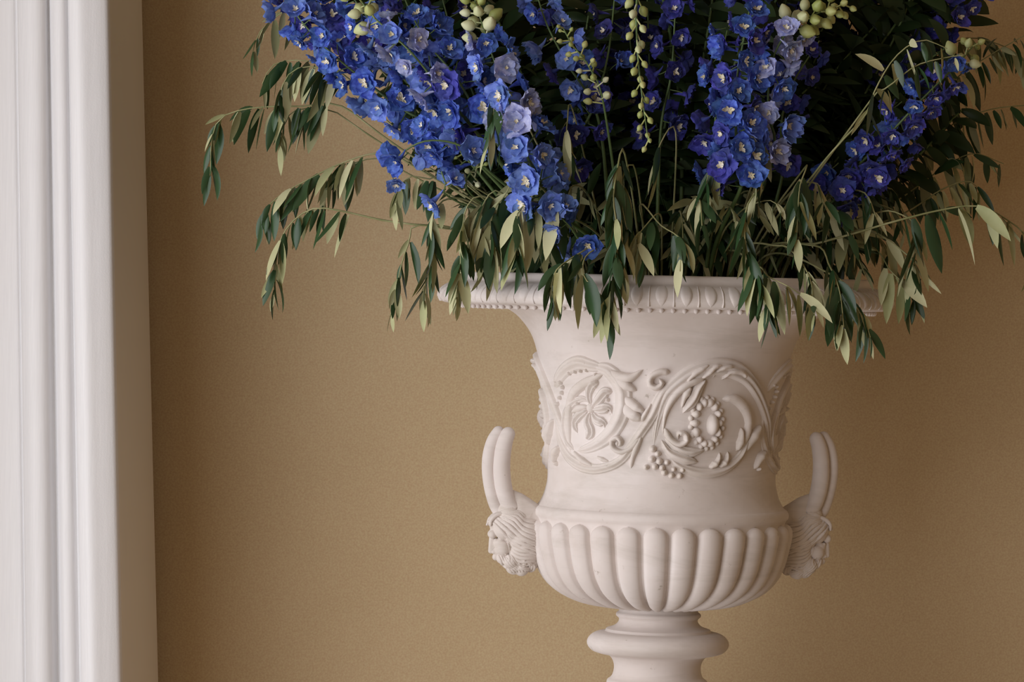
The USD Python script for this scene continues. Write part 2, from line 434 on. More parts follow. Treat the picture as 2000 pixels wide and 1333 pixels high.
# gadroons round the bowl
NG = 29
core = prof([(r, y) for r, y in BOWL if y >= 1010], 40)
seg = np.r_[0, np.cumsum(np.linalg.norm(np.diff(core, axis=0), axis=1))]
s_top, s_bot = np.interp(-(prof([(243, 1013)])[0, 1]), -core[:, 1], seg), seg[-1] - 0.004
tang = np.gradient(core, axis=0)
nrm = np.stack([-tang[:, 1], tang[:, 0]], 1)
nrm /= np.linalg.norm(nrm, axis=1, keepdims=True)
nrm *= np.sign(nrm[:5, 0].sum())
for k in range(NG):
    phi0 = -math.pi / 2 + math.radians(-4) + k * 2 * math.pi / NG
    nv, na = 28, 11
    vv = []
    for i in range(nv):
        t = i / (nv - 1)
        s = s_top + (s_bot - s_top) * t**1.8
        r, z = np.interp(s, seg, core[:, 0]), np.interp(s, seg, core[:, 1])
        nr, nz = np.interp(s, seg, nrm[:, 0]), np.interp(s, seg, nrm[:, 1])
        rt = 0.013
        round_top = math.sqrt(max(0.0, 1 - ((rt - (s - s_top)) / rt) ** 2)) if s - s_top < rt else 1.0
        half = math.pi / NG * 0.97 * max(round_top, 0.05)
        h = (0.0115 * (1 - 0.35 * t)) * (0.1 + 0.9 * round_top) * min(1, r / 0.10)
        for j in range(na):
            a = -1 + 2 * j / (na - 1)
            rr = math.sqrt(max(0, 1 - a * a))
            d = h * (1.18 * rr**0.9 - 0.18) if abs(a) < 0.999 else -0.002
            ph = phi0 + a * half
            vv.append(((r + nr * d) * math.cos(ph), (r + nr * d) * math.sin(ph), z + nz * d))
    put(urn, 'gadroon', vv, gfaces(nv, na)[:, ::-1], M['stone'])

# egg-and-dart on the lip, with a row of beads under it
lip_r = lip_o
NE = 60
ez = prof([(0, 0)])  # unused offset row kept for the profile's origin


def lip_point(y):
    """Lip radius and height at a silhouette row between its top and its widest line."""
    ys = np.array([yy for _, yy in LIP[:10]])
    rs = np.array([rr for rr, _ in LIP[:10]])
    return np.interp(y, ys, rs), y


for k in range(NE):
    a0 = -math.pi / 2 + (k + 0.5) * 2 * math.pi / NE
    vv, nv, na = [], 9, 7
    for i in range(nv):
        t = i / (nv - 1)
        y = 550 + 37 * t
        r, z = prof([lip_point(y)])[0]
        wdt = math.sin(math.pi * (0.12 + 0.88 * t) ** 0.8) ** 0.6 if t < 1 else 0.05
        for j in range(na):
            b = -1 + 2 * j / (na - 1)
            d = (0.0030 * math.sqrt(max(0, 1 - b * b)) * wdt) - (0.0015 if abs(b) > 0.99 else 0)
            ph = a0 + b * 0.6 * (math.pi / NE) * max(wdt, 0.1)
            vv.append(((r + d) * math.cos(ph), (r + d) * math.sin(ph), z))
    put(urn, 'egg', vv, gfaces(nv, na)[:, ::-1], M['stone'])
    pts = []
    for t in np.linspace(0, 1, 7):
        r, z = prof([lip_point(550 + 37 * t)])[0]
        ph = a0 + math.pi / NE
        pts.append(((r + 0.0004) * math.cos(ph), (r + 0.0004) * math.sin(ph), z))
    put(urn, 'dart', *tube(pts, [0.0008, 0.0012, 0.0010, 0.0016], 6), M['stone'])
beads = []
sp = trimesh.creation.icosphere(1, 1.0)
for k in range(120):
    a = k * 2 * math.pi / 120
    r, z = prof([(408, 596)])[0]
    beads.append((np.array(sp.vertices) * [0.0030, 0.0030, 0.0034] + [r * math.cos(a), r * math.sin(a), z], np.array(sp.faces)))
tag(put(urn, 'bead_moulding', *join(beads), M['stone']), kind='stuff')


# the frieze: carved scrolls, built on the body's surface in (angle, height)
def on_body(px, py):
    Y = -0.15
    for _ in range(8):
        P = at(px, py, Y)
        r = float(body_radius(P[2]))
        Y = -math.sqrt(max(r * r - (P[0] - X0) ** 2, 1e-6))
    return math.atan2(Y, P[0] - X0), P[2]


def ridge(uv, w, h, rot, flutes=0, sharp=1.0):
    """A carved ridge along a path of (angle, height): widths and heights in metres."""
    n = max(8, int(len(uv) * 5))
    q = spline(uv, n)
    t = np.linspace(0, 1, n)
    w = np.interp(t, np.linspace(0, 1, len(w)), w)
    h = np.interp(t, np.linspace(0, 1, len(h)), h)
    end = np.clip(np.minimum(t, 1 - t) / 0.10, 0.04, 1) ** 0.5
    w, h = w * end, h * end
    R = body_radius(q[:, 1])
    loc = np.stack([q[:, 0] * R.mean(), q[:, 1]], 1)
    T = np.gradient(loc, axis=0)
    T /= np.maximum(np.linalg.norm(T, axis=1, keepdims=True), 1e-12)
    sd = np.stack([-T[:, 1], T[:, 0]], 1)
    nc = 11 if flutes else 9
    a = np.linspace(-1, 1, nc)
    hh = np.sqrt(np.maximum(0, 1 - np.abs(a) ** 2.2)) ** sharp
    if flutes:
        hh = hh * (0.78 + 0.22 * np.cos(a * math.pi * flutes))
    v = []
    for i in range(n):
        u = loc[i, 0] + sd[i, 0] * a * w[i]
        z = loc[i, 1] + sd[i, 1] * a * w[i]
        r = body_radius(z) + h[i] * hh - 0.0018
        ph = u / R.mean() + rot
        v.append(np.stack([r * np.cos(ph), r * np.sin(ph), z - UO[2]], 1))
    v = np.vstack(v)
    f = gfaces(n, nc)
    # close both ends
    e0, e1 = v[:nc].mean(0), v[-nc:].mean(0)
    return np.vstack([v, [e0], [e1]]), np.vstack([f, [(len(v), j + 1, j) for j in range(nc - 1)], [(len(v) + 1, len(v) - nc + j, len(v) - nc + j + 1) for j in range(nc - 1)]])


def knob(c, rx, rz, h, rot):
    ph, z = c
    r = float(body_radius(z))
    v = np.array(sp2.vertices) * [h, rx, rz]
    x = r - 0.002 + v[:, 0]
    v = np.stack([x, v[:, 1], v[:, 2]], 1)
    c_, s_ = math.cos(ph + rot), math.sin(ph + rot)
    return np.stack([v[:, 0] * c_ - v[:, 1] * s_, v[:, 0] * s_ + v[:, 1] * c_, v[:, 2] + z - UO[2]], 1), np.array(sp2.faces)


sp2 = trimesh.creation.icosphere(2, 1.0)
A3 = lambda pts: [on_body(1020 + x * 0.195, 680 + y * 0.195) for x, y in pts]
A4 = lambda pts: [on_body(1250 + x * 0.21, 680 + y * 0.21) for x, y in pts]
U3, U4 = 0.195 * S, 0.21 * S
# (kind, path, half widths, heights in mm, flutes)
LEFT = [
    ('tendril', [(310, 330), (325, 520), (335, 700), (365, 900), (445, 1070), (560, 1170), (720, 1215), (880, 1185), (1000, 1115), (1080, 1010), (1190, 850), (1300, 680), (1400, 470), (1500, 370)], [40, 45, 50, 42, 40, 45, 55], [5, 7, 7, 7, 8], 2),
    ('acanthus_leaf', [(320, 400), (380, 280), (470, 190), (580, 150), (700, 180), (800, 190), (860, 140)], [50, 60, 62, 62, 50, 12], [5, 8, 9, 8, 3], 2),
    ('acanthus_leaf', [(700, 190), (850, 220), (960, 330), (1015, 470), (1005, 620), (945, 770), (850, 890), (700, 990), (530, 1040)], [30, 60, 75, 70, 55, 40, 15], [6, 9, 10, 8, 6, 3], 2),
    ('acanthus_leaf', [(800, 190), (930, 270), (1080, 300), (1215, 215)], [20, 45, 42, 8], [5, 9, 11, 6], 0),
    ('acanthus_leaf', [(870, 240), (980, 330), (1070, 390), (1150, 430)], [25, 50, 45, 12], [6, 9, 11, 6], 0),
    ('acanthus_leaf', [(980, 540), (1060, 620), (1130, 680), (1210, 725)], [25, 55, 50, 14], [6, 9, 11, 7], 0),
    ('acanthus_leaf', [(1010, 480), (1100, 560), (1170, 610), (1230, 640)], [20, 45, 40, 12], [6, 9, 11, 7], 0),
    ('tendril', [(1190, 740), (1240, 650), (1300, 550)], [24, 20, 8], [7, 8, 5], 0),
    ('tendril', [(530, 1040), (455, 930), (425, 800), (440, 670), (505, 560), (600, 510), (680, 540)], [16, 30, 36, 36, 32, 26, 14], [4, 7, 8, 8, 7, 5], 2),
    ('acanthus_leaf', [(690, 590), (670, 480), (700, 370), (770, 340)], [16, 42, 44, 14], [6, 10, 11, 6], 2),
    ('acanthus_leaf', [(700, 600), (770, 520), (840, 440), (905, 440)], [16, 42, 46, 18], [6, 10, 12, 7], 2),
    ('acanthus_leaf', [(710, 620), (800, 610), (880, 600), (900, 670)], [16, 42, 46, 16], [6, 10, 12, 7], 2),
    ('acanthus_leaf', [(700, 640), (750, 720), (830, 760), (830, 840)], [16, 42, 44, 14], [6, 10, 11, 6], 2),
    ('acanthus_leaf', [(680, 640), (660, 740), (690, 840), (650, 920)], [16, 40, 42, 12], [6, 10, 10, 6], 2),
    ('acanthus_leaf', [(660, 620), (580, 670), (530, 760), (560, 860)], [16, 38, 40, 12], [6, 9, 10, 6], 2),
    ('acanthus_leaf', [(660, 590), (590, 600), (500, 650)], [14, 34, 10], [5, 8, 5], 0),
    ('tendril', [(1200, 860), (1110, 990), (1010, 1045), (925, 1010), (905, 940), (960, 900), (1000, 950), (960, 990)], [26, 24, 22, 22, 20], [7, 8, 9, 10], 0),
    ('tendril', [(1085, 1215), (1115, 1080), (1200, 880)], [16, 26, 16], [5, 8, 6], 0),
    ('acanthus_leaf', [(510, 1030), (600, 1120), (720, 1190)], [12, 28, 12], [4, 8, 5], 0),
    ('acanthus_leaf', [(740, 1085), (800, 1115), (870, 1140)], [8, 20, 8], [3, 6, 3], 0),
    ('tendril', [(1480, 250), (1390, 240), (1300, 285), (1280, 360), (1340, 400), (1400, 360), (1370, 310)], [26, 28, 26, 22], [8, 10, 11, 12], 0)]
LEFT_KNOBS = [(350, 330, 24), (392, 345, 24), (412, 395, 22), (405, 450, 22), (385, 500, 22), (362, 560, 22), (480, 255, 22), (535, 240, 20), (590, 232, 20), (650, 225, 20), (740, 270, 22), (860, 430, 26), (690, 600, 52), (560, 560, 24), (860, 520, 22), (960, 960, 24), (280, 900, 26), (350, 1160, 24)]
RIGHT = [
    ('tendril', [(120, 980), (135, 850), (165, 660), (240, 450), (390, 300), (550, 210), (700, 175), (850, 195), (985, 275), (1080, 410), (1140, 560), (1180, 720), (1200, 900), (1190, 1040)], [40, 60, 70, 70, 72, 70, 55, 48, 45, 40], [6, 9, 10, 10, 9, 8], 3),
    ('acanthus_leaf', [(210, 830), (235, 620), (320, 450), (460, 330), (610, 280)], [14, 30, 34, 34, 12], [5, 9, 10, 9, 5], 0),
    ('acanthus_leaf', [(420, 330), (490, 250), (580, 190), (640, 150)], [12, 26, 26, 8], [8, 12, 12, 7], 0),
    ('acanthus_leaf', [(560, 290), (630, 230), (680, 180), (760, 160)], [12, 26, 24, 8], [8, 13, 12, 7], 0),
    ('acanthus_leaf', [(680, 280), (700, 220), (780, 180), (870, 180)], [14, 24, 22, 8], [8, 13, 12, 6], 0),
    ('acanthus_leaf', [(760, 295), (820, 230), (920, 230), (970, 290)], [14, 24, 22, 14], [8, 12, 12, 9], 0),
    ('acanthus_leaf', [(610, 290), (540, 380), (490, 490), (395, 610)], [16, 42, 46, 8], [8, 11, 10, 5], 2),
    ('acanthus_leaf', [(470, 360), (415, 450), (385, 560)], [14, 34, 8], [8, 10, 6], 0),
    ('tendril', [(225, 740), (280, 850), (360, 900), (425, 865), (410, 800), (350, 800), (355, 850)], [24, 28, 24, 20], [7, 9, 11, 12], 0),
    ('acanthus_leaf', [(195, 850), (270, 970), (390, 1030), (545, 1065)], [16, 46, 48, 8], [6, 10, 10, 5], 2),
    ('acanthus_leaf', [(225, 830), (340, 930), (470, 970), (610, 945)], [14, 42, 42, 8], [6, 10, 10, 5], 2),
    ('tendril', [(220, 950), (340, 1085), (480, 1150), (650, 1165), (800, 1120), (925, 1010), (985, 880), (1050, 740)], [20, 40, 45, 45, 40, 34, 16], [5, 8, 8, 8, 6], 2),
    ('acanthus_leaf', [(640, 1120), (710, 1060), (740, 970)], [14, 28, 8], [6, 10, 6], 0),
    ('acanthus_leaf', [(730, 1110), (790, 1050), (815, 960)], [14, 28, 8], [6, 10, 6], 0),
    ('tendril', [(760, 475), (880, 480), (970, 570), (1005, 700), (970, 850), (885, 970)], [20, 38, 42, 36, 20], [5, 8, 8, 7, 4], 0),
    ('acanthus_leaf', [(900, 960), (930, 850), (940, 740)], [14, 34, 14], [5, 9, 6], 0),
    ('acanthus_leaf', [(960, 970), (1040, 830), (1115, 715)], [20, 48, 14], [6, 11, 7], 0),
    ('acanthus_leaf', [(1060, 1130), (1100, 1030), (1150, 960)], [20, 38, 14], [6, 10, 7], 0),
    ('tendril', [(1210, 1040), (1240, 720), (1300, 450), (1390, 250)], [36, 42, 40, 16], [6, 8, 8, 5], 0)]
ROSETTE = [(620 + 112 * math.cos(a), 700 + 195 * math.sin(a)) for a in np.linspace(0, 2 * math.pi, 15)[:-1]]
GRAPES = [(120, 940, 34), (165, 985, 30), (112, 1035, 34), (180, 1055, 34), (140, 1105, 32), (205, 1115, 30), (250, 1065, 28), (225, 1160, 30), (290, 1185, 30), (365, 1190, 30), (390, 1135, 26), (60, 1110, 26), (310, 1130, 24)]
for k in range(3):
    rot = k * 2 * math.pi / 3
    for kind, pts, w, h, fl in LEFT:
        put(urn, kind, *ridge(A3(pts), [x * U3 * 1.3 for x in w], [x * 0.00105 for x in h], rot, fl), M['stone_carved'])
    for kind, pts, w, h, fl in RIGHT:
        put(urn, kind, *ridge(A4(pts), [x * U4 * 1.25 for x in w], [x * 0.0011 for x in h], rot, fl), M['stone_carved'])
    tag(put(urn, 'berry_cluster', *join([knob(A3([(x, y)])[0], r * U3, r * U3, 0.008, rot) for x, y, r in LEFT_KNOBS]), M['stone_carved']), kind='stuff')
    tag(put(urn, 'berry_cluster', *join([knob(A4([(x, y)])[0], r * U4, r * U4, 0.011, rot) for x, y, r in GRAPES]), M['stone_carved']), kind='stuff')
    rp = [knob(A4([(x, y)])[0], (38 + 8 * math.sin(5 * x)) * U4, (42 + 8 * math.sin(7 * y)) * U4, 0.010, rot) for x, y in ROSETTE]
    rp += [knob(A4([(620 + 150 * math.cos(a), 700 + 235 * math.sin(a))])[0], 26 * U4, 30 * U4, 0.006, rot) for a in np.linspace(0.2, 2 * math.pi + 0.2, 19)[:-1]]
    rs = put(urn, 'rosette', *join(rp), M['stone_carved'])
    put(rs, 'rosette_bud', *knob(A4([(672, 715)])[0], 58 * U4, 100 * U4, 0.014, rot), M['stone_carved'])

# the two horned satyr masks
HEAD = [(380, 860, 150, 0), (480, 930, 165, 0), (470, 1060, 140, 0), (430, 1100, 110, 0), (270, 850, 88, 0), (300, 880, 90, 40), (205, 925, 34, 34), (215, 915, 40, 0),
        (290, 1040, 62, 42), (265, 1000, 50, 20), (285, 1120, 48, 22), (350, 1140, 62, 45), (380, 1190, 66, 20), (440, 1205, 62, 30), (520, 1150, 74, 0), (250, 1060, 46, 0), (560, 1000, 130, 0), (340, 740, 90, 0), (235, 1110, 30, 0)]


def head_local(x, y, w):
    """Crop coordinates of the left mask -> (outward, height, sideways) in metres about the urn's axis."""
    px, py = 910 + x / 4.165, 820 + y / 4.165
    rp = 1299.5 - (py - 575) * 0.0206 - px
    return np.array([rp * S, w / 4.165 * S, EYE - (py + rp * math.sin(ROLL) - 545) * S - UO[2]])


CR = S / 4.165


def head_mesh():
    man = None
    for x, y, r, w in HEAD:
        for sgn in ((-1, 1) if w else (1,)):
            c = head_local(x, y, w * sgn)
            s = manifold3d.Manifold.sphere(r * CR, 28).translate([float(q) for q in c])
            man = s if man is None else man + s
    for h3 in (((345, 600, 42), (420, 650, 62), (330, 760, 80)), ((420, 650, 62), (520, 745, 85), (440, 850, 130)), ((520, 745, 85), (600, 830, 100), (520, 950, 130))):
        man = man + manifold3d.Manifold.batch_hull([manifold3d.Manifold.sphere(r * CR, 24).translate([float(q) for q in head_local(x, y, 0)]) for x, y, r in h3])
    br = [manifold3d.Manifold.sphere(r * CR, 20).translate([float(q) for q in head_local(x, y, 0)]) for x, y, r in ((200, 950, 20), (196, 1060, 24), (240, 1010, 30))]
    man = man + manifold3d.Manifold.batch_hull(br)
    for sgn in (-1, 1):
        man = man + manifold3d.Manifold.sphere(18 * CR, 16).translate([float(q) for q in head_local(215, 1068, 18 * sgn)])
        man = man + manifold3d.Manifold.sphere(17 * CR, 16).translate([float(q) for q in head_local(232, 972, 34 * sgn)])
    man = man.refine_to_length(0.0035)
    mm = man.to_mesh()
    t = trimesh.Trimesh(np.array(mm.vert_properties[:, :3]), np.array(mm.tri_verts))
    trimesh.smoothing.filter_taubin(t, iterations=8)
    return np.array(t.vertices), np.array(t.faces)


def head_width(x, y):
    best = 0
    for hx, hy, r, w in HEAD:
        d = (x - hx) ** 2 + (y - hy) ** 2
        if d < r * r:
            best = max(best, w + math.sqrt(r * r - d))
    return best


hv, hf = head_mesh()
HAIR = []
hr = random.Random(3)
for k in range(17):                                           # locks combed back from the brow to the bowl
    a = k / 16
    x0_, y0_ = 190 + 130 * a, 790 - 70 * a + (0 if k % 2 else 25)
    x3, y3 = 590, 720 + 380 * (1 - a)
    x1, y1 = x0_ + 110, y0_ - 10 + 120 * (1 - a) ** 2
    x2, y2 = 440 + 20 * a, (y1 + y3) / 2 + 20
    HAIR.append(([(x0_ - 30, y0_ + 40), (x0_, y0_), (x1, y1), (x2, y2), (x3, y3)], 15 + 4 * hr.random()))
for k in range(9):                                            # side locks in front of the ear
    a = k / 8
    HAIR.append(([(300 + 30 * a, 880 + 20 * k), (350 + 10 * a, 930 + 26 * k), (420, 960 + 30 * k), (520 + 30 * a, 985 + 26 * k)], 14 + 4 * hr.random()))
for k in range(10):                                           # curls of the beard
    x, y = 290 + 24 * k + hr.uniform(-12, 12), 1120 + 9 * k + hr.uniform(-25, 25)
    HAIR.append(([(x, y - 40), (x + 34, y - 14), (x + 30, y + 26), (x - 4, y + 30), (x - 6, y + 4)], 13))
for k in range(6):
    HAIR.append(([(250 + 20 * k, 1095 + 6 * k), (275 + 26 * k, 1150 + 5 * k), (320 + 28 * k, 1195 + 3 * k), (360 + 22 * k, 1235 - 2 * k)], 15))


def locks():
    out = []
    for pts, r in HAIR:
        q = spline(pts, 18)
        for sgn in (-1, 1):
            P = [head_local(x, y, sgn * max(head_width(x, y) - 3, 4)) for x, y in q]
            out.append(tube(P, [r * 0.5 * CR, r * CR, r * CR, r * 0.45 * CR], 7))
    for k in range(7):                                        # fringe over the brow
        w = -60 + 20 * k
        q = spline([(340, 745, w * 0.9), (245, 762, w), (192, 805, w * 1.05), (186, 856, w * 0.9)], 14)
        out.append(tube([head_local(*p) for p in q], [12 * CR, 18 * CR, 18 * CR, 9 * CR], 7))
    return join(out)


lv, lf = locks()
HORNS = [([(282, 770, -40), (236, 690, -38), (200, 560, -34), (180, 420, -30), (184, 290, -26), (215, 170, -22), (258, 98, -20)], [50, 54, 56, 56, 56, 55, 50]),
         ([(380, 730, 26), (330, 660, 26), (296, 550, 28), (280, 420, 30), (284, 290, 32), (304, 180, 34), (330, 112, 34)], [64, 68, 70, 70, 68, 66, 58])]


def horns():
    out = []
    for pts, rad in HORNS:
        q = spline(pts, 40)
        P = np.array([head_local(*p) for p in q])
        k = rad[-1] * CR
        e = unit(P[-1] - P[-2])
        cap = [P[-1] + e * k * math.sin(a) for a in (0.4, 0.8, 1.15, 1.4, 1.55)]
        rr = list(np.interp(np.linspace(0, 1, 40), np.linspace(0, 1, len(rad)), rad) * CR) + [k * math.cos(a) for a in (0.4, 0.8, 1.15, 1.4, 1.55)]
        out.append(tube(np.vstack([P, cap]), rr, 20))
    return out


for turn in (math.pi + math.radians(7), math.radians(7)):     # left mask a little towards the camera, right one away
    c, s = math.cos(turn), math.sin(turn)
    flip = 1 if c < 0 else -1
    R = np.array([[c, -s * flip, 0], [s, c * flip, 0], [0, 0, 1]])
    fx = (lambda f: f) if flip == 1 else (lambda f: f[:, ::-1])
    mk = put(urn, 'mask', hv @ R.T, fx(hf), M['stone_carved'])
    put(mk, 'hair', lv @ R.T, fx(lf), M['stone_carved'])
    for v, f in horns():
        put(urn, 'horn_handle', v @ R.T, fx(f), M['stone'])

# pedestal under the urn
zt = Z_PLINTH - 0.055
ped = thing('pedestal', (X0, 0, 0), 'plain square stone pedestal under the urn', 'pedestal')
for nm, a, z0, z1 in (('base', 0.21, 0, 0.10), ('shaft', 0.165, 0.10, zt - 0.06), ('cap', 0.20, zt - 0.06, zt)):
    put(ped, nm, *box(-a, a, -a, a, z0, z1), M['pedestal'], smooth=20)

# ------------------------------------------------------------------ delphinium florets (class prims, referenced by every spike)
def sepal(r, ang, width, cup, ripple, seed):
    q = random.Random(seed)
    nr, nc = 6, 7
    vv = []
    for i in range(nr):
        u = i / (nr - 1)
        w = width * (math.sin(math.pi * (0.10 + 0.80 * u**0.8)) ** 0.75)
        for j in range(nc):
            b = -1 + 2 * j / (nc - 1)
            x = r * (0.08 + 0.92 * u) * (1 - 0.14 * b * b * u + 0.06 * q.uniform(-1, 1) * u)
            y = r * w * b
            z = r * (cup * u**1.6 + 0.16 * b * b * u - 0.22 * cup * u**4) + r * ripple * (math.sin(6 * u + 5 * b + q.uniform(0, 3)) + 0.7 * q.uniform(-1, 1)) * u
            vv.append((x * math.cos(ang) - y * math.sin(ang), x * math.sin(ang) + y * math.cos(ang), z))
    return np.array(vv), gfaces(nr, nc)


def make_floret(name, m, cup, seed):
    """Unit floret, sepals about 1 long, facing +z; its pedicel runs back along -z."""
    cls = stage.CreateClassPrim('/World/' + name)
    path = '/World/' + name
    q = random.Random(seed)
    for k in range(5):
        a = k * 2 * math.pi / 5 + q.uniform(-0.14, 0.14)
        put(path, 'petal', *sepal(q.uniform(0.86, 1.14), a, q.uniform(0.52, 0.66), cup + q.uniform(-0.25, 0.25), 0.075, seed * 10 + k), m)
    for k in range(4):
        a = (k + 0.5) * 2 * math.pi / 5 + q.uniform(-0.3, 0.3)
        v, f = sepal(q.uniform(0.55, 0.8), a, q.uniform(0.5, 0.62), cup + q.uniform(0.1, 0.5), 0.09, seed * 30 + k)
        put(path, 'petal', v + [0, 0, 0.05], f, m)
    eye = []
    for k in range(7):
        a = k * 2 * math.pi / 7 + 0.6 + q.uniform(-0.5, 0.5)
        v, f = sepal(q.uniform(0.16, 0.44) * (1.0, 0.75, 1.1, 0.55)[seed % 4], a, q.uniform(0.22, 0.4), 0.8 + q.uniform(-0.3, 0.3), 0.15, seed * 20 + k)
        eye.append((v + [0, 0, 0.12], f))
    put(path, 'eye', *join(eye), M['eye'])
    sp_ = spline([(0, 0, 0.02), (0.02, 0.10, -0.30), (0.03, 0.22, -0.62), (0.0, 0.46, -0.95)], 8)
    put(path, 'spur', *tube(sp_, [0.24, 0.15, 0.09, 0.03], 6), m)
    put(path, 'pedicel', *tube(spline([(0, 0, -0.05), (0.02, -0.08, -0.6), (0, 0, -1.25)], 6), [0.055, 0.045, 0.05], 5), M['stem'])
    return path


FLORETS = {}
for cname in ('cobalt', 'sky', 'violet', 'lilac', 'indigo'):
    FLORETS[cname] = [make_floret(f'{cname}_floret_kind_{k:03d}', M[cname], (0.10, 0.28, 0.45, 0.75)[k], 11 * k + len(cname)) for k in range(4)]


def bud_mesh(base, d, L, R, pedicel):
    """Drop-shaped bud on a thin pedicel."""
    d = unit(d)
    P = [base + d * (pedicel + L * t) for t in (0, 0.12, 0.35, 0.65, 0.9, 1.0)]
    b = tube(P, [0.35 * R, 0.7 * R, R, 0.85 * R, 0.4 * R, 0.1 * R], 7)
    p = tube(spline([base, base + d * pedicel * 0.5, base + d * (pedicel + 0.1 * L)], 5), 0.0011, 5)
    return join([p, b])


def frame_at(path, t):
    s = np.linspace(0, 1, len(path))
    p = np.array([np.interp(t, s, path[:, k]) for k in range(3)])
    e = np.array([np.interp(min(t + 0.03, 1), s, path[:, k]) for k in range(3)]) - np.array([np.interp(max(t - 0.03, 0), s, path[:, k]) for k in range(3)])
    return p, unit(e)


MOUTH_Z = pz(0, 560)[1]


def rooted(pts, q, spread=0.16, depth=0.16):
    """Prefix the path with points inside the urn's mouth."""
    first = pts[0]
    dirx, diry = first[0] - X0, first[1]
    k = min(1.0, spread / max(math.hypot(dirx, diry), 1e-6))
    root = np.array([X0 + dirx * k * 0.75, diry * k * 0.75, MOUTH_Z - depth])
    mid = np.array([X0 + dirx * k * 1.1, diry * k * 1.1, MOUTH_Z + 0.035])
    if np.linalg.norm(first - mid) < 0.05:
        return [root, *pts]
    return [root, mid, *pts]


def spike(pix, label, colours, group=None, n=26, start=0.12, size=0.0175, buds=8, pale=0.0, droop=0.25, seed=0, root=True, bud_size=1.0, bs=0.84, bell=False):
    """A delphinium spike. pix: (column, row, distance) from its lowest floret to its tip."""
    q = random.Random(seed * 31 + 5)
    vis = [at(*p) for p in pix] if not isinstance(pix[0], np.ndarray) else pix
    pts = rooted(vis, q) if root else vis
    full = spline(pts, 60)
    loc = full[0]
    t = thing('delphinium_spike', loc, label, 'flower', group)
    put(t, 'stem', *tube(full - loc, [0.0035, 0.0032, 0.0026, 0.0016, 0.0009], 6), M['stem'])
    fl = spline(vis, 60)
    tp = str(t.GetPath())
    for i in range(n):
        u = start + (bs + 0.02 - start) * i / max(n - 1, 1) if buds else start + (1 - start) * i / max(n - 1, 1)
        p, tg = frame_at(fl, min(max(u, 0), 1))
        ang = i * 2.39996 + q.uniform(-0.35, 0.35)
        a = unit(np.cross(tg, [0.2, 0.9, 0.4]))
        b = np.cross(tg, a)
        rad = a * math.cos(ang) + b * math.sin(ang)
        d = unit(rad + 0.25 * tg + np.array([0, -0.18, -droop]) + np.array([q.uniform(-.2, .2) for _ in range(3)]))
        sz = size * (1.08 - 0.38 * u) * q.uniform(0.86, 1.12)
        ped = sz * 1.3
        c = p + d * ped
        col = colours[q.randrange(len(colours))] if q.random() > pale * u * 1.4 else 'lilac'
        kind = FLORETS[col][min(3, int(q.triangular(0, 4, 1.2 + 2.2 * (u > 0.75))))]
        face = unit(d + np.array([q.uniform(-.5, .5), q.uniform(-.35, .1), q.uniform(-.5, .4)])) if not bell else unit(d * 0.6 + np.array([0, -.2, -0.7]))
        x = unit(np.cross(face, [0, 0.3, 1.0]))
        y = np.cross(face, x)
        ro = q.uniform(0, 6.28)
        x, y = x * math.cos(ro) + y * math.sin(ro), -x * math.sin(ro) + y * math.cos(ro)
        mm = np.eye(4)
        mm[0, :3], mm[1, :3], mm[2, :3], mm[3, :3] = x * sz, y * sz, face * sz, c - loc
        o = UsdGeom.Xform.Define(stage, numbered(tp, 'floret'))
        o.AddTransformOp().Set(Gf.Matrix4d(mm.tolist()))
        o.GetPrim().GetReferences().AddInternalReference(kind)
        o.GetPrim().SetInstanceable(True)
    for i in range(buds):
        u = (bs if n else start) + (1 - (bs if n else start)) * i / max(buds - 1, 1)
        p, tg = frame_at(fl, u)
        ang = i * 2.39996 + q.uniform(-0.3, 0.3)
        a = unit(np.cross(tg, [0.2, 0.9, 0.4]))
        b = np.cross(tg, a)
        rad = a * math.cos(ang) + b * math.sin(ang)
        k = (i / max(buds - 1, 1))
        sz = bud_size * (1.15 - 0.5 * k) * q.uniform(0.85, 1.15)
        if tg[2] < -0.3:                       # hanging tip: buds dangle
            d = unit(rad * 0.55 + np.array([0, -0.1, -0.8]))
        else:
            d = unit(rad + 0.6 * tg + np.array([0, -0.1, -0.15]))
        m = M['bud_pale'] if (k < 0.45 and q.random() < 0.7) else M['bud_green']
        put(t, 'bud', *bud_mesh(p - loc, d, 0.0125 * sz, 0.0052 * sz, 0.012 * (1.1 - 0.4 * k)), m)
    return t


def leaf_mesh(base, d, side, L, W, sag, curl, fold):
    n = 8
    p, dd = np.array(base, float), unit(d)
    side = unit(side - dd * (side @ dd))
    rows = []
    for i in range(n):
        u = i / (n - 1)
        w = W * 0.5 * (max(math.sin(math.pi * min(1, 0.04 + 0.96 * u) ** 0.85), 0.0) ** 0.8 + (0.09 if u < 0.12 else 0.0))
        nn = np.cross(dd, side)
        rows += [p - side * w + nn * w * fold, p.copy(), p + side * w + nn * w * fold]
        dd = unit(dd + np.array([0, 0, -sag / n]) + nn * curl / n)
        side = unit(side - dd * (side @ dd))
        p = p + dd * L / (n - 1)
    return np.array(rows), gfaces(n, 3)


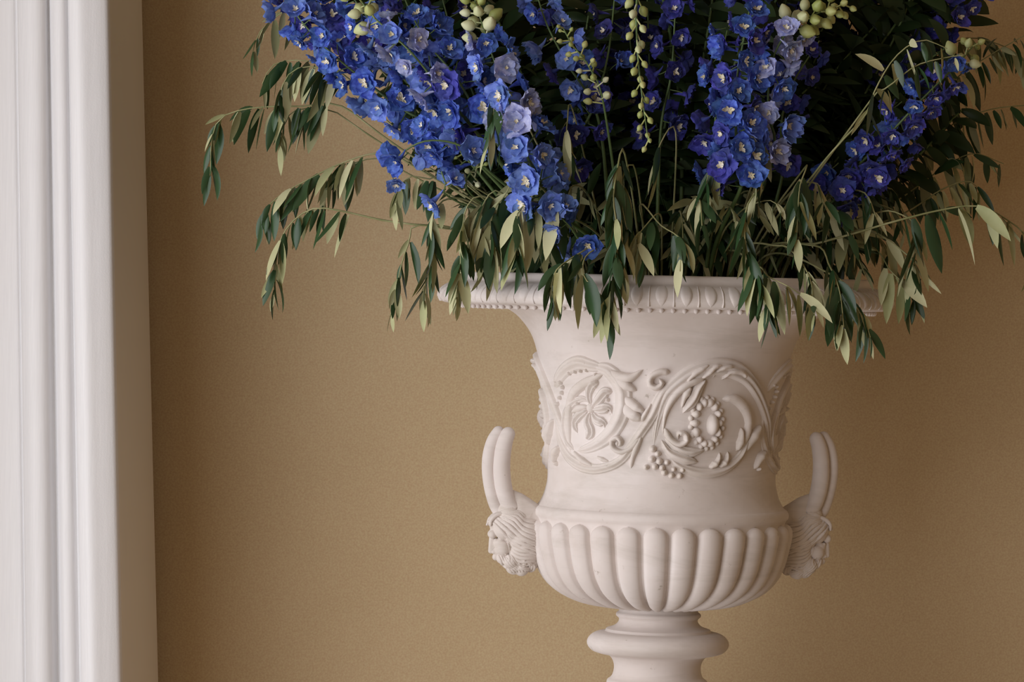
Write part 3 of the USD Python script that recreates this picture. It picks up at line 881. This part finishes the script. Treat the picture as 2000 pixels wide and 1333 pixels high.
def olive(pix, label, group=None, leaves=16, L=0.048, start=0.1, droop=0.9, seed=0, root=True, wide=0.23, spread=0.16, stem_r=0.0017):
    """An olive branch. pix: (column, row, distance) from where it leaves the bouquet to its tip."""
    q = random.Random(seed * 17 + 3)
    vis = [at(*p) for p in pix] if not isinstance(pix[0], np.ndarray) else pix
    pts = rooted(vis, q, spread) if root else vis
    full = spline(pts, 46)
    loc = full[0]
    t = thing('olive_branch', loc, label, 'olive branch', group)
    put(t, 'stem', *tube(full - loc, [stem_r * 1.5, stem_r * 1.25, stem_r, stem_r * 0.5], 6), M['twig'])
    fl = spline(vis, 50)
    for i in range(leaves):
        pair = i // 2
        u = start + (1.0 - start) * (pair + 0.5) / ((leaves + 1) // 2) + q.uniform(-0.02, 0.02)
        u = min(max(u, 0), 1)
        p, tg = frame_at(fl, u)
        if q.random() < 0.12:
            continue
        ang = (i % 2) * math.pi + pair * 1.57 + q.uniform(-0.9, 0.9)
        a = unit(np.cross(tg, [0.15, 0.95, 0.3]))
        b = np.cross(tg, a)
        rad = a * math.cos(ang) + b * math.sin(ang)
        d = unit(0.55 * tg + 0.75 * rad + np.array([0, -0.05, -droop * q.uniform(0.35, 1.45)]))
        side = unit(np.cross(d, [q.uniform(-1, 1), q.uniform(-1, 1), 0.2]))
        ll = L * q.uniform(0.62, 1.28) * (1.0 - 0.35 * u**3)
        v, f = leaf_mesh(p - loc + d * 0.003, d, side, ll, ll * wide * q.uniform(0.8, 1.15), droop * q.uniform(0.3, 1.0), q.uniform(-0.5, 0.5), q.uniform(0.08, 0.5))
        put(t, 'leaf', v, f, M['leaf'])
    return t




def sprig_kind(name, seed):
    """A leafy sprig 1 long growing along +z (a class prim that the added shade sprigs reference)."""
    stage.CreateClassPrim('/World/' + name)
    path = '/World/' + name
    q = random.Random(seed)
    P = spline([(0, 0, 0), (0.03, 0.02, 0.35), (q.uniform(-.06, .06), q.uniform(-.06, .06), 0.7), (q.uniform(-.1, .1), q.uniform(-.1, .1), 1.0)], 20)
    put(path, 'stem', *tube(P, [0.006, 0.005, 0.003], 5), M['stem'])
    for i in range(52):
        u = 0.30 + 0.70 * i / 51
        p, tg = frame_at(P, u)
        ang = i * 2.39996
        d = unit(np.array([math.cos(ang), math.sin(ang), q.uniform(0.1, 0.9)]))
        side = unit(np.cross(d, [q.uniform(-1, 1), q.uniform(-1, 1), 0.5]))
        L = q.uniform(0.10, 0.155)
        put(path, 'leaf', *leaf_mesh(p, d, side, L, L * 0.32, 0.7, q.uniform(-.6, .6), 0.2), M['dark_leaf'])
    return path


def sprig(kind, root, tip, label, group, roll):
    L = np.linalg.norm(tip - root)
    z = (tip - root) / L
    x = unit(np.cross(z, [math.cos(roll), math.sin(roll), 0.3]))
    y = np.cross(z, x)
    o = UsdGeom.Xform.Define(stage, numbered('/World', 'foliage_sprig'))
    mm = np.eye(4)
    w = 0.45
    mm[0, :3], mm[1, :3], mm[2, :3], mm[3, :3] = x * w, y * w, z * L, root
    o.AddTransformOp().Set(Gf.Matrix4d(mm.tolist()))
    o.GetPrim().GetReferences().AddInternalReference(kind)
    o.GetPrim().SetInstanceable(True)
    tag(o, label, 'foliage', group)

# ------------------------------------------------------------------ the bouquet: delphiniums
CO, SK, VI = 'cobalt', 'sky', 'violet'
spike([(900, 285, -.16), (790, 215, -.17), (690, 140, -.17), (600, 55, -.16), (520, -60, -.14)], 'bright cobalt delphinium spike forming the lower left edge of the bouquet above drooping olive', [CO, CO, SK], n=35, start=0.0, size=0.0205, buds=0, seed=1)
spike([(905, 225, -.20), (800, 120, -.21), (715, 30, -.21), (640, -80, -.2)], 'bright cobalt delphinium spike second from the lower left edge of the bouquet', [CO, CO, SK], n=25, start=0.0, size=0.0205, buds=0, seed=2)
spike([(745, 120, -.13), (640, 50, -.13), (570, -20, -.12), (520, -90, -.1)], 'cobalt delphinium spike at the top left corner of the bouquet', [CO, VI], n=24, start=0.0, size=0.019, buds=0, seed=3)
spike([(945, 240, -.24), (890, 150, -.25), (840, 90, -.25), (800, 20, -.24), (770, -60, -.22)], 'blue delphinium spike with open yellow-eyed florets left of the cream budded spike', [CO, CO, VI], n=22, start=0.0, size=0.0215, buds=0, seed=4)
spike([(950, 330, -.24), (900, 285, -.26), (835, 275, -.26), (785, 300, -.25), (760, 340, -.24)], 'short light blue delphinium spike drooping lowest at the left over olive leaves', [SK, SK, CO], n=9, start=0.1, size=0.021, buds=0, seed=5)
spike([(885, 390, -.25), (872, 362, -.26), (862, 335, -.26)], 'small light blue delphinium tuft hanging below the left florets', [SK], n=3, start=0.2, size=0.018, buds=0, seed=55)
spike([(1070, 405, -.28), (1035, 320, -.30), (1000, 210, -.30), (962, 110, -.29), (935, 25, -.28), (915, -40, -.27)], 'delphinium spike with cream buds above, bright blue florets below, at front centre', [CO, SK, SK], n=30, start=0.0, size=0.0205, buds=20, pale=0.5, bud_size=1.4, bs=0.74, seed=6)
spike([(1170, 240, -.2), (1105, 120, -.22), (1065, 40, -.22), (1035, -60, -.2)], 'violet blue delphinium spike just right of the cream budded one', [VI, CO, SK], n=17, start=0.1, size=0.018, buds=0, seed=7)
spike([(1180, 210, -.25), (1150, 130, -.27), (1118, 88, -.27), (1100, 55, -.27)], 'thin delphinium tip with only small green buds, pointing up left at the centre', [SK], n=0, start=0.05, size=0.013, buds=20, bud_size=0.85, seed=8)
spike([(1330, 240, -.10), (1300, 20, -.16), (1268, -70, -.25), (1245, -10, -.29), (1244, 80, -.30), (1252, 170, -.30), (1266, 275, -.30)], 'drooping delphinium tip whose pale and green buds hang downwards at the centre', [VI], n=0, start=0.56, buds=26, bud_size=1.0, seed=9)
spike([(1450, 355, -.27), (1438, 270, -.28), (1440, 150, -.28), (1462, 30, -.27), (1480, -90, -.25)], 'upright deep blue delphinium spike with white eyes, tallest column right of centre', [CO, VI, CO], n=38, start=0.0, size=0.0195, buds=0, seed=10)
spike([(1510, 300, -.24), (1500, 220, -.26), (1508, 120, -.27), (1545, 55, -.27), (1600, 25, -.27), (1650, 10, -.26)], 'delphinium spike with pale lilac florets and cream green buds leaning right, right of centre', [SK, CO, 'lilac'], n=18, start=0.0, size=0.018, buds=20, pale=1.2, bud_size=1.45, bs=0.68, seed=11)
spike([(1410, 330, -.22), (1398, 250, -.23), (1400, 160, -.22), (1420, 60, -.2)], 'dim violet delphinium spike half hidden at the left of the deep blue column', [VI, CO], n=14, start=0.0, size=0.017, buds=0, seed=12)
spike([(1530, 330, -.16), (1525, 250, -.18), (1545, 170, -.18), (1600, 80, -.15)], 'dark violet delphinium spike with small white eyes to the right of the deep blue column', [VI], n=14, start=0.0, size=0.017, buds=0, seed=13)
spike([(1640, 360, -.16), (1720, 280, -.2), (1800, 195, -.22), (1865, 130, -.22), (1905, 85, -.2)], 'dim violet delphinium spike with hanging bells and pale tip buds at the right side', [VI, CO, VI], n=26, start=0.0, size=0.0165, buds=8, bud_size=1.2, seed=14, bell=True)
spike([(1600, 420, -.16), (1680, 345, -.19), (1745, 300, -.19), (1790, 250, -.17)], 'dark violet delphinium spike low at the right, above the olive leaves', [VI], n=14, start=0.1, size=0.018, buds=0, seed=15)
spike([(1740, 180, .0), (1830, 60, .02), (1900, -30, .03), (1940, -90, .04)], 'shadowed violet delphinium spike at the top right edge against the wall', [VI], n=26, start=0.0, size=0.019, buds=0, seed=16)
spike([(1150, 490, -.27), (1110, 440, -.3), (1070, 405, -.3)], 'short light blue delphinium spray among the olive leaves just above the rim', [SK, CO], n=6, start=0.1, size=0.018, buds=0, seed=17)
spike([(850, 160, -.26), (775, 75, -.28), (722, 25, -.28), (680, -40, -.26)], 'delphinium tip with pale green opening buds at the upper left', [SK, 'lilac'], n=9, start=0.0, size=0.016, buds=14, pale=0.6, bud_size=1.4, bs=0.6, seed=18)
spike([(920, 380, -.22), (930, 320, -.25), (905, 300, -.25)], 'delphinium shoot with tiny green buds below the left florets', [SK], n=0, start=0.2, size=0.012, buds=9, bud_size=0.7, seed=19)

spike([(1290, 260, -.14), (1310, 150, -.16), (1318, 40, -.17), (1322, -60, -.16)], 'dim violet delphinium spike just right of the hanging bud tip', [VI, 'indigo', VI], n=16, start=0.0, size=0.0175, buds=0, seed=20)
spike([(1090, 330, -.2), (1150, 230, -.21), (1185, 120, -.2), (1200, 0, -.18), (1205, -70, -.17)], 'dim violet delphinium spike just left of the hanging bud tip', [VI, 'indigo', CO], n=18, start=0.0, size=0.0175, buds=0, seed=21)
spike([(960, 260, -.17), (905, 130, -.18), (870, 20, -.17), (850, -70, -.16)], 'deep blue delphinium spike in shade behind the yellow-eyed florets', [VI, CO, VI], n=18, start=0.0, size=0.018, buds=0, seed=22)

# delphiniums inside the bouquet that the ones in front hide or leave in the dark, petals darkened for shade
fr_ = random.Random(21)
GR = 'delphiniums with shade-darkened petals deep inside the bouquet'
GL = 'delphinium spike with shade painted into its petals, deep in the middle of the bouquet'
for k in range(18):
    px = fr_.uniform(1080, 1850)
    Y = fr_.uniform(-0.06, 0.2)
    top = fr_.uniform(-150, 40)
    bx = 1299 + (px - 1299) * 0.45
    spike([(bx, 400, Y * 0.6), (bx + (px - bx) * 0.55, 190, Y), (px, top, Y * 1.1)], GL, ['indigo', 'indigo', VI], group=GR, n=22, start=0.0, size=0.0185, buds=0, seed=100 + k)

# ------------------------------------------------------------------ the bouquet: olive branches (hand placed from the left round to the right)
OL = [
    ([(640, 25, -.08), (575, 15, -.08), (530, 40, -.08), (503, 70, -.08), (492, 110, -.08)], 'small olive sprig with drooping leaves at the top left of the bouquet', 9, .042, .25),
    ([(700, 170, -.10), (620, 125, -.10), (565, 118, -.10), (530, 130, -.1), (512, 165, -.1)], 'olive sprig with dark hanging leaves left of the cobalt florets', 14, .052, .3),
    ([(760, 240, -.12), (660, 150, -.13), (600, 130, -.13), (560, 150, -.13), (540, 210, -.13)], 'leafy olive sprig with pale undersides tucked under the left florets', 18, .055, .35),
    ([(740, 260, -.09), (660, 205, -.09), (590, 208, -.09), (530, 208, -.09), (470, 215, -.09), (430, 232, -.09), (414, 270, -.09), (411, 345, -.09)], 'long olive branch reaching farthest left, its tip hanging straight down', 26, .050, .25),
    ([(700, 250, -.06), (640, 215, -.06), (580, 215, -.06), (553, 240, -.06), (545, 290, -.06)], 'olive sprig hanging straight down behind the long left branch', 13, .05, .35),
    ([(800, 320, -.12), (735, 300, -.13), (660, 322, -.13), (600, 352, -.13), (550, 380, -.13), (520, 408, -.13), (508, 440, -.13)], 'olive branch sloping down left with a row of hanging leaves', 26, .052, .25),
    ([(780, 330, -.10), (730, 310, -.10), (690, 322, -.10), (655, 345, -.10), (630, 400, -.10)], 'short olive twig with grey green leaves above the sloping branch', 9, .045, .35),
    ([(880, 445, -.14), (820, 440, -.15), (745, 430, -.15), (665, 412, -.15), (610, 408, -.15), (565, 440, -.15), (542, 490, -.15), (536, 580, -.15)], 'long thin olive branch running left then hanging in a leafy tail', 22, .050, .42),
    ([(860, 445, -.16), (805, 445, -.17), (800, 470, -.17), (786, 510, -.17), (772, 575, -.17), (762, 620, -.17)], 'thin olive twig hanging alone in front of the wall left of the rim', 11, .042, .3),
    ([(900, 350, -.2), (840, 350, -.22), (800, 345, -.22), (778, 372, -.22), (774, 400, -.22)], 'olive sprig with green and cream leaves under the lowest left florets', 12, .042, .3),
    ([(930, 400, -.22), (870, 390, -.24), (842, 430, -.24), (848, 490, -.24), (830, 560, -.24), (828, 595, -.24)], 'olive branch hanging left of the rim, dark leaves ending in a thin tip', 18, .046, .25),
    ([(960, 390, -.26), (915, 400, -.28), (903, 450, -.29), (898, 530, -.31), (890, 585, -.32)], 'olive branch with pale leaves hanging over the left end of the rim', 18, .048, .2),
    ([(985, 380, -.26), (950, 390, -.27), (935, 430, -.28), (940, 490, -.28)], 'olive sprig of long green leaves standing above the left rim', 11, .055, .15),
    ([(1020, 360, -.26), (985, 385, -.27), (962, 420, -.28), (955, 500, -.28)], 'olive sprig of bright green leaves right of the left rim end', 12, .055, .15),
    ([(1060, 400, -.28), (1015, 410, -.31), (1010, 450, -.32), (1012, 500, -.32)], 'olive sprig with broad leaves above the rim, left of the light blue spray', 9, .06, .1),
    ([(1110, 420, -.28), (1080, 400, -.30), (1050, 420, -.30), (1070, 470, -.30)], 'broad dark olive leaves beside the light blue spray', 8, .058, .1),
    ([(1180, 470, -.28), (1140, 490, -.31), (1092, 522, -.34), (1078, 550, -.345), (1080, 590, -.345)], 'olive branch bending over the front rim with a fan of leaves at left', 12, .052, .3),
    ([(1190, 480, -.28), (1145, 500, -.32), (1140, 540, -.345), (1165, 565, -.345), (1185, 600, -.345)], 'olive sprig with long dark leaves crossing the front rim', 7, .06, .35),
    ([(1220, 300, -.28), (1205, 335, -.31), (1198, 390, -.32), (1205, 450, -.33), (1200, 520, -.34), (1192, 590, -.345), (1186, 640, -.345)], 'long olive branch hanging down in front of the urn, longest in the middle', 28, .050, .05),
    ([(1240, 330, -.27), (1215, 350, -.29), (1222, 410, -.30), (1215, 480, -.31)], 'olive sprig with twisted cream leaves in front of the dark centre', 13, .05, .1),
    ([(1290, 420, -.26), (1262, 440, -.29), (1245, 470, -.3), (1262, 520, -.31)], 'olive sprig with green leaves above the middle of the rim', 12, .05, .15),
    ([(1320, 260, -.24), (1288, 285, -.27), (1285, 330, -.28), (1278, 370, -.28)], 'short olive sprig standing alone in the dark centre', 6, .055, .15),
    ([(1250, 400, -.26), (1290, 440, -.29), (1330, 470, -.31), (1328, 530, -.33)], 'thin arching olive twig ending with pale leaves on the rim centre', 9, .046, .5),
    ([(1420, 310, -.24), (1390, 330, -.27), (1380, 360, -.28), (1390, 400, -.28)], 'small olive sprig under the lower left of the deep blue column', 7, .046, .2),
    ([(1120, 220, -.24), (1108, 240, -.28), (1108, 280, -.29), (1125, 310, -.29)], 'short olive sprig hanging right of the cream budded spike', 5, .05, .3),
    ([(990, 170, -.28), (968, 190, -.31), (962, 240, -.32), (955, 300, -.32)], 'dry olive sprig hanging in front of the cream budded spike', 9, .045, .15),
    ([(1490, 370, -.26), (1460, 400, -.29), (1455, 470, -.31), (1472, 530, -.33), (1490, 570, -.345), (1505, 620, -.345)], 'olive branch hanging over the right part of the rim with a cluster of pale leaves', 20, .052, .2),
    ([(1500, 260, -.24), (1480, 300, -.27), (1478, 340, -.28), (1475, 380, -.28)], 'olive sprig with thick pale leaves below the deep blue column', 8, .046, .15),
    ([(1440, 420, -.24), (1495, 392, -.27), (1520, 402, -.28), (1528, 420, -.28)], 'small olive twig with few leaves below the deep blue column', 3, .036, .5),
    ([(1570, 330, -.24), (1562, 365, -.27), (1558, 420, -.29), (1555, 490, -.3)], 'olive sprig hanging straight with pairs of narrow leaves right of centre', 12, .05, .1),
    ([(1520, 480, -.26), (1555, 500, -.29), (1582, 545, -.32), (1590, 600, -.345), (1592, 630, -.345)], 'olive sprig hanging over the rim below the narrow pairs', 12, .046, .3),
    ([(1480, 520, -.27), (1500, 540, -.32), (1540, 560, -.345), (1570, 580, -.345)], 'olive sprig with long dark leaf lying across the right rim', 6, .058, .2),
    ([(1590, 480, -.24), (1620, 520, -.28), (1640, 570, -.32), (1648, 640, -.34)], 'olive branch with broad leaves hanging over the far right rim', 14, .055, .3),
    ([(1630, 540, -.24), (1665, 590, -.29), (1688, 625, -.30), (1702, 665, -.30)], 'olive twig ending lowest on the right, beyond the rim', 9, .052, .45),
    ([(1690, 480, -.14), (1740, 530, -.18), (1770, 560, -.19), (1790, 590, -.19)], 'dark olive sprig at the right end of the rim', 12, .052, .3),
    ([(1700, 420, -.18), (1762, 420, -.21), (1790, 450, -.21), (1785, 520, -.21)], 'olive sprig hanging from the long right branch', 9, .055, .35),
    ([(1600, 475, -.20), (1665, 457, -.22), (1750, 432, -.23), (1840, 410, -.23), (1910, 403, -.23), (1965, 428, -.23), (2010, 470, -.23), (2025, 540, -.22)], 'long olive branch stretching right over the wall with big hanging leaves', 18, .062, .35),
    ([(1590, 340, -.24), (1640, 280, -.27), (1690, 225, -.28), (1712, 170, -.28), (1750, 110, -.28), (1800, 78, -.28), (1850, 95, -.28)], 'thin arching olive twig over the dark right side, the larger of two', 10, .045, .4),
    ([(1690, 210, -.25), (1735, 170, -.28), (1790, 128, -.28), (1850, 112, -.28), (1880, 108, -.28)], 'smaller of two thin arching olive twigs over the dark right side', 8, .034, .2),
    ([(1760, 330, .02), (1850, 250, .05), (1930, 215, .06), (2010, 205, .07)], 'dark olive branch against the wall at the right edge', 22, .045, .2),
    ([(1740, 400, .0), (1840, 330, .03), (1900, 300, .03), (1960, 320, .03)], 'dark olive branch with leaves pointing down at the right', 22, .048, .15),
    ([(1770, 260, .05), (1860, 160, .08), (1930, 110, .08), (2000, 70, .08)], 'dark olive branch rising at the far right edge', 24, .045, .15),
    ([(1760, 420, -.04), (1840, 370, -.04), (1895, 355, -.03), (1925, 390, -.02)], 'dark olive sprig above the long right branch', 16, .045, .2),
    ([(1780, 180, .1), (1870, 80, .12), (1960, 90, .12), (2030, 140, .12)], 'shadowed olive branch curving out at the upper right', 20, .045, .2)]
for k, (pix, lab, n, L, dr) in enumerate(OL):
    olive(pix, lab, leaves=int(n * (1.75 if 900 < pix[-1][0] < 1660 else 1.35)), L=L * 1.08, wide=0.265, start=dr, seed=k + 1, droop=1.35, stem_r=0.0013)

fo = random.Random(77)
GO, GOL = 'dark olive branches inside the bouquet', 'dark leafy olive branch in the shadow inside the bouquet'
for k in range(46):
    px = fo.uniform(960, 1780)
    Y = fo.uniform(-0.28, 0.06) * (1 - 0.3 * abs(px - 1299) / 500)
    row = fo.uniform(330, 500)
    bx = 1299 + (px - 1299) * 0.65
    olive([(bx, 480, Y * 0.6), ((bx + px) / 2, (480 + row) / 2 - 40, Y * 0.9), (px, row, Y * 1.1), (px + (px - bx) * 0.2, row + 50, Y * 1.2)], GOL, group=GO, leaves=22, L=.054, start=0.0, seed=300 + k, droop=0.9)

# added leafy sprigs, coloured dark to make the bouquet's inside look shaded
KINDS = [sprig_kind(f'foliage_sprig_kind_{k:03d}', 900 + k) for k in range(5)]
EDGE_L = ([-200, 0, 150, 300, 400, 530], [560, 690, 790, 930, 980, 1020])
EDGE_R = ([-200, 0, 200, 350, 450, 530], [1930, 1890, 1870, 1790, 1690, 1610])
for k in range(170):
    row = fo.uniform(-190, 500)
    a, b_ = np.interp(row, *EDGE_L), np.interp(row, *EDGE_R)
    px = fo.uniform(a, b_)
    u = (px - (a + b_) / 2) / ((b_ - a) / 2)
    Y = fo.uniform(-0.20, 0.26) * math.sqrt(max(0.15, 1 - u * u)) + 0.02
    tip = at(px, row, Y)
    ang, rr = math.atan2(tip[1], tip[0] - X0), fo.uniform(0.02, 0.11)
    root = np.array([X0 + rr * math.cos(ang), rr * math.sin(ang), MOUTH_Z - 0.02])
    sprig(KINDS[k % 5], root, tip, 'added filler sprig, leaves coloured dark to shade the inside of the bouquet', 'added shade filler sprigs inside the bouquet', fo.uniform(0, 6.28))
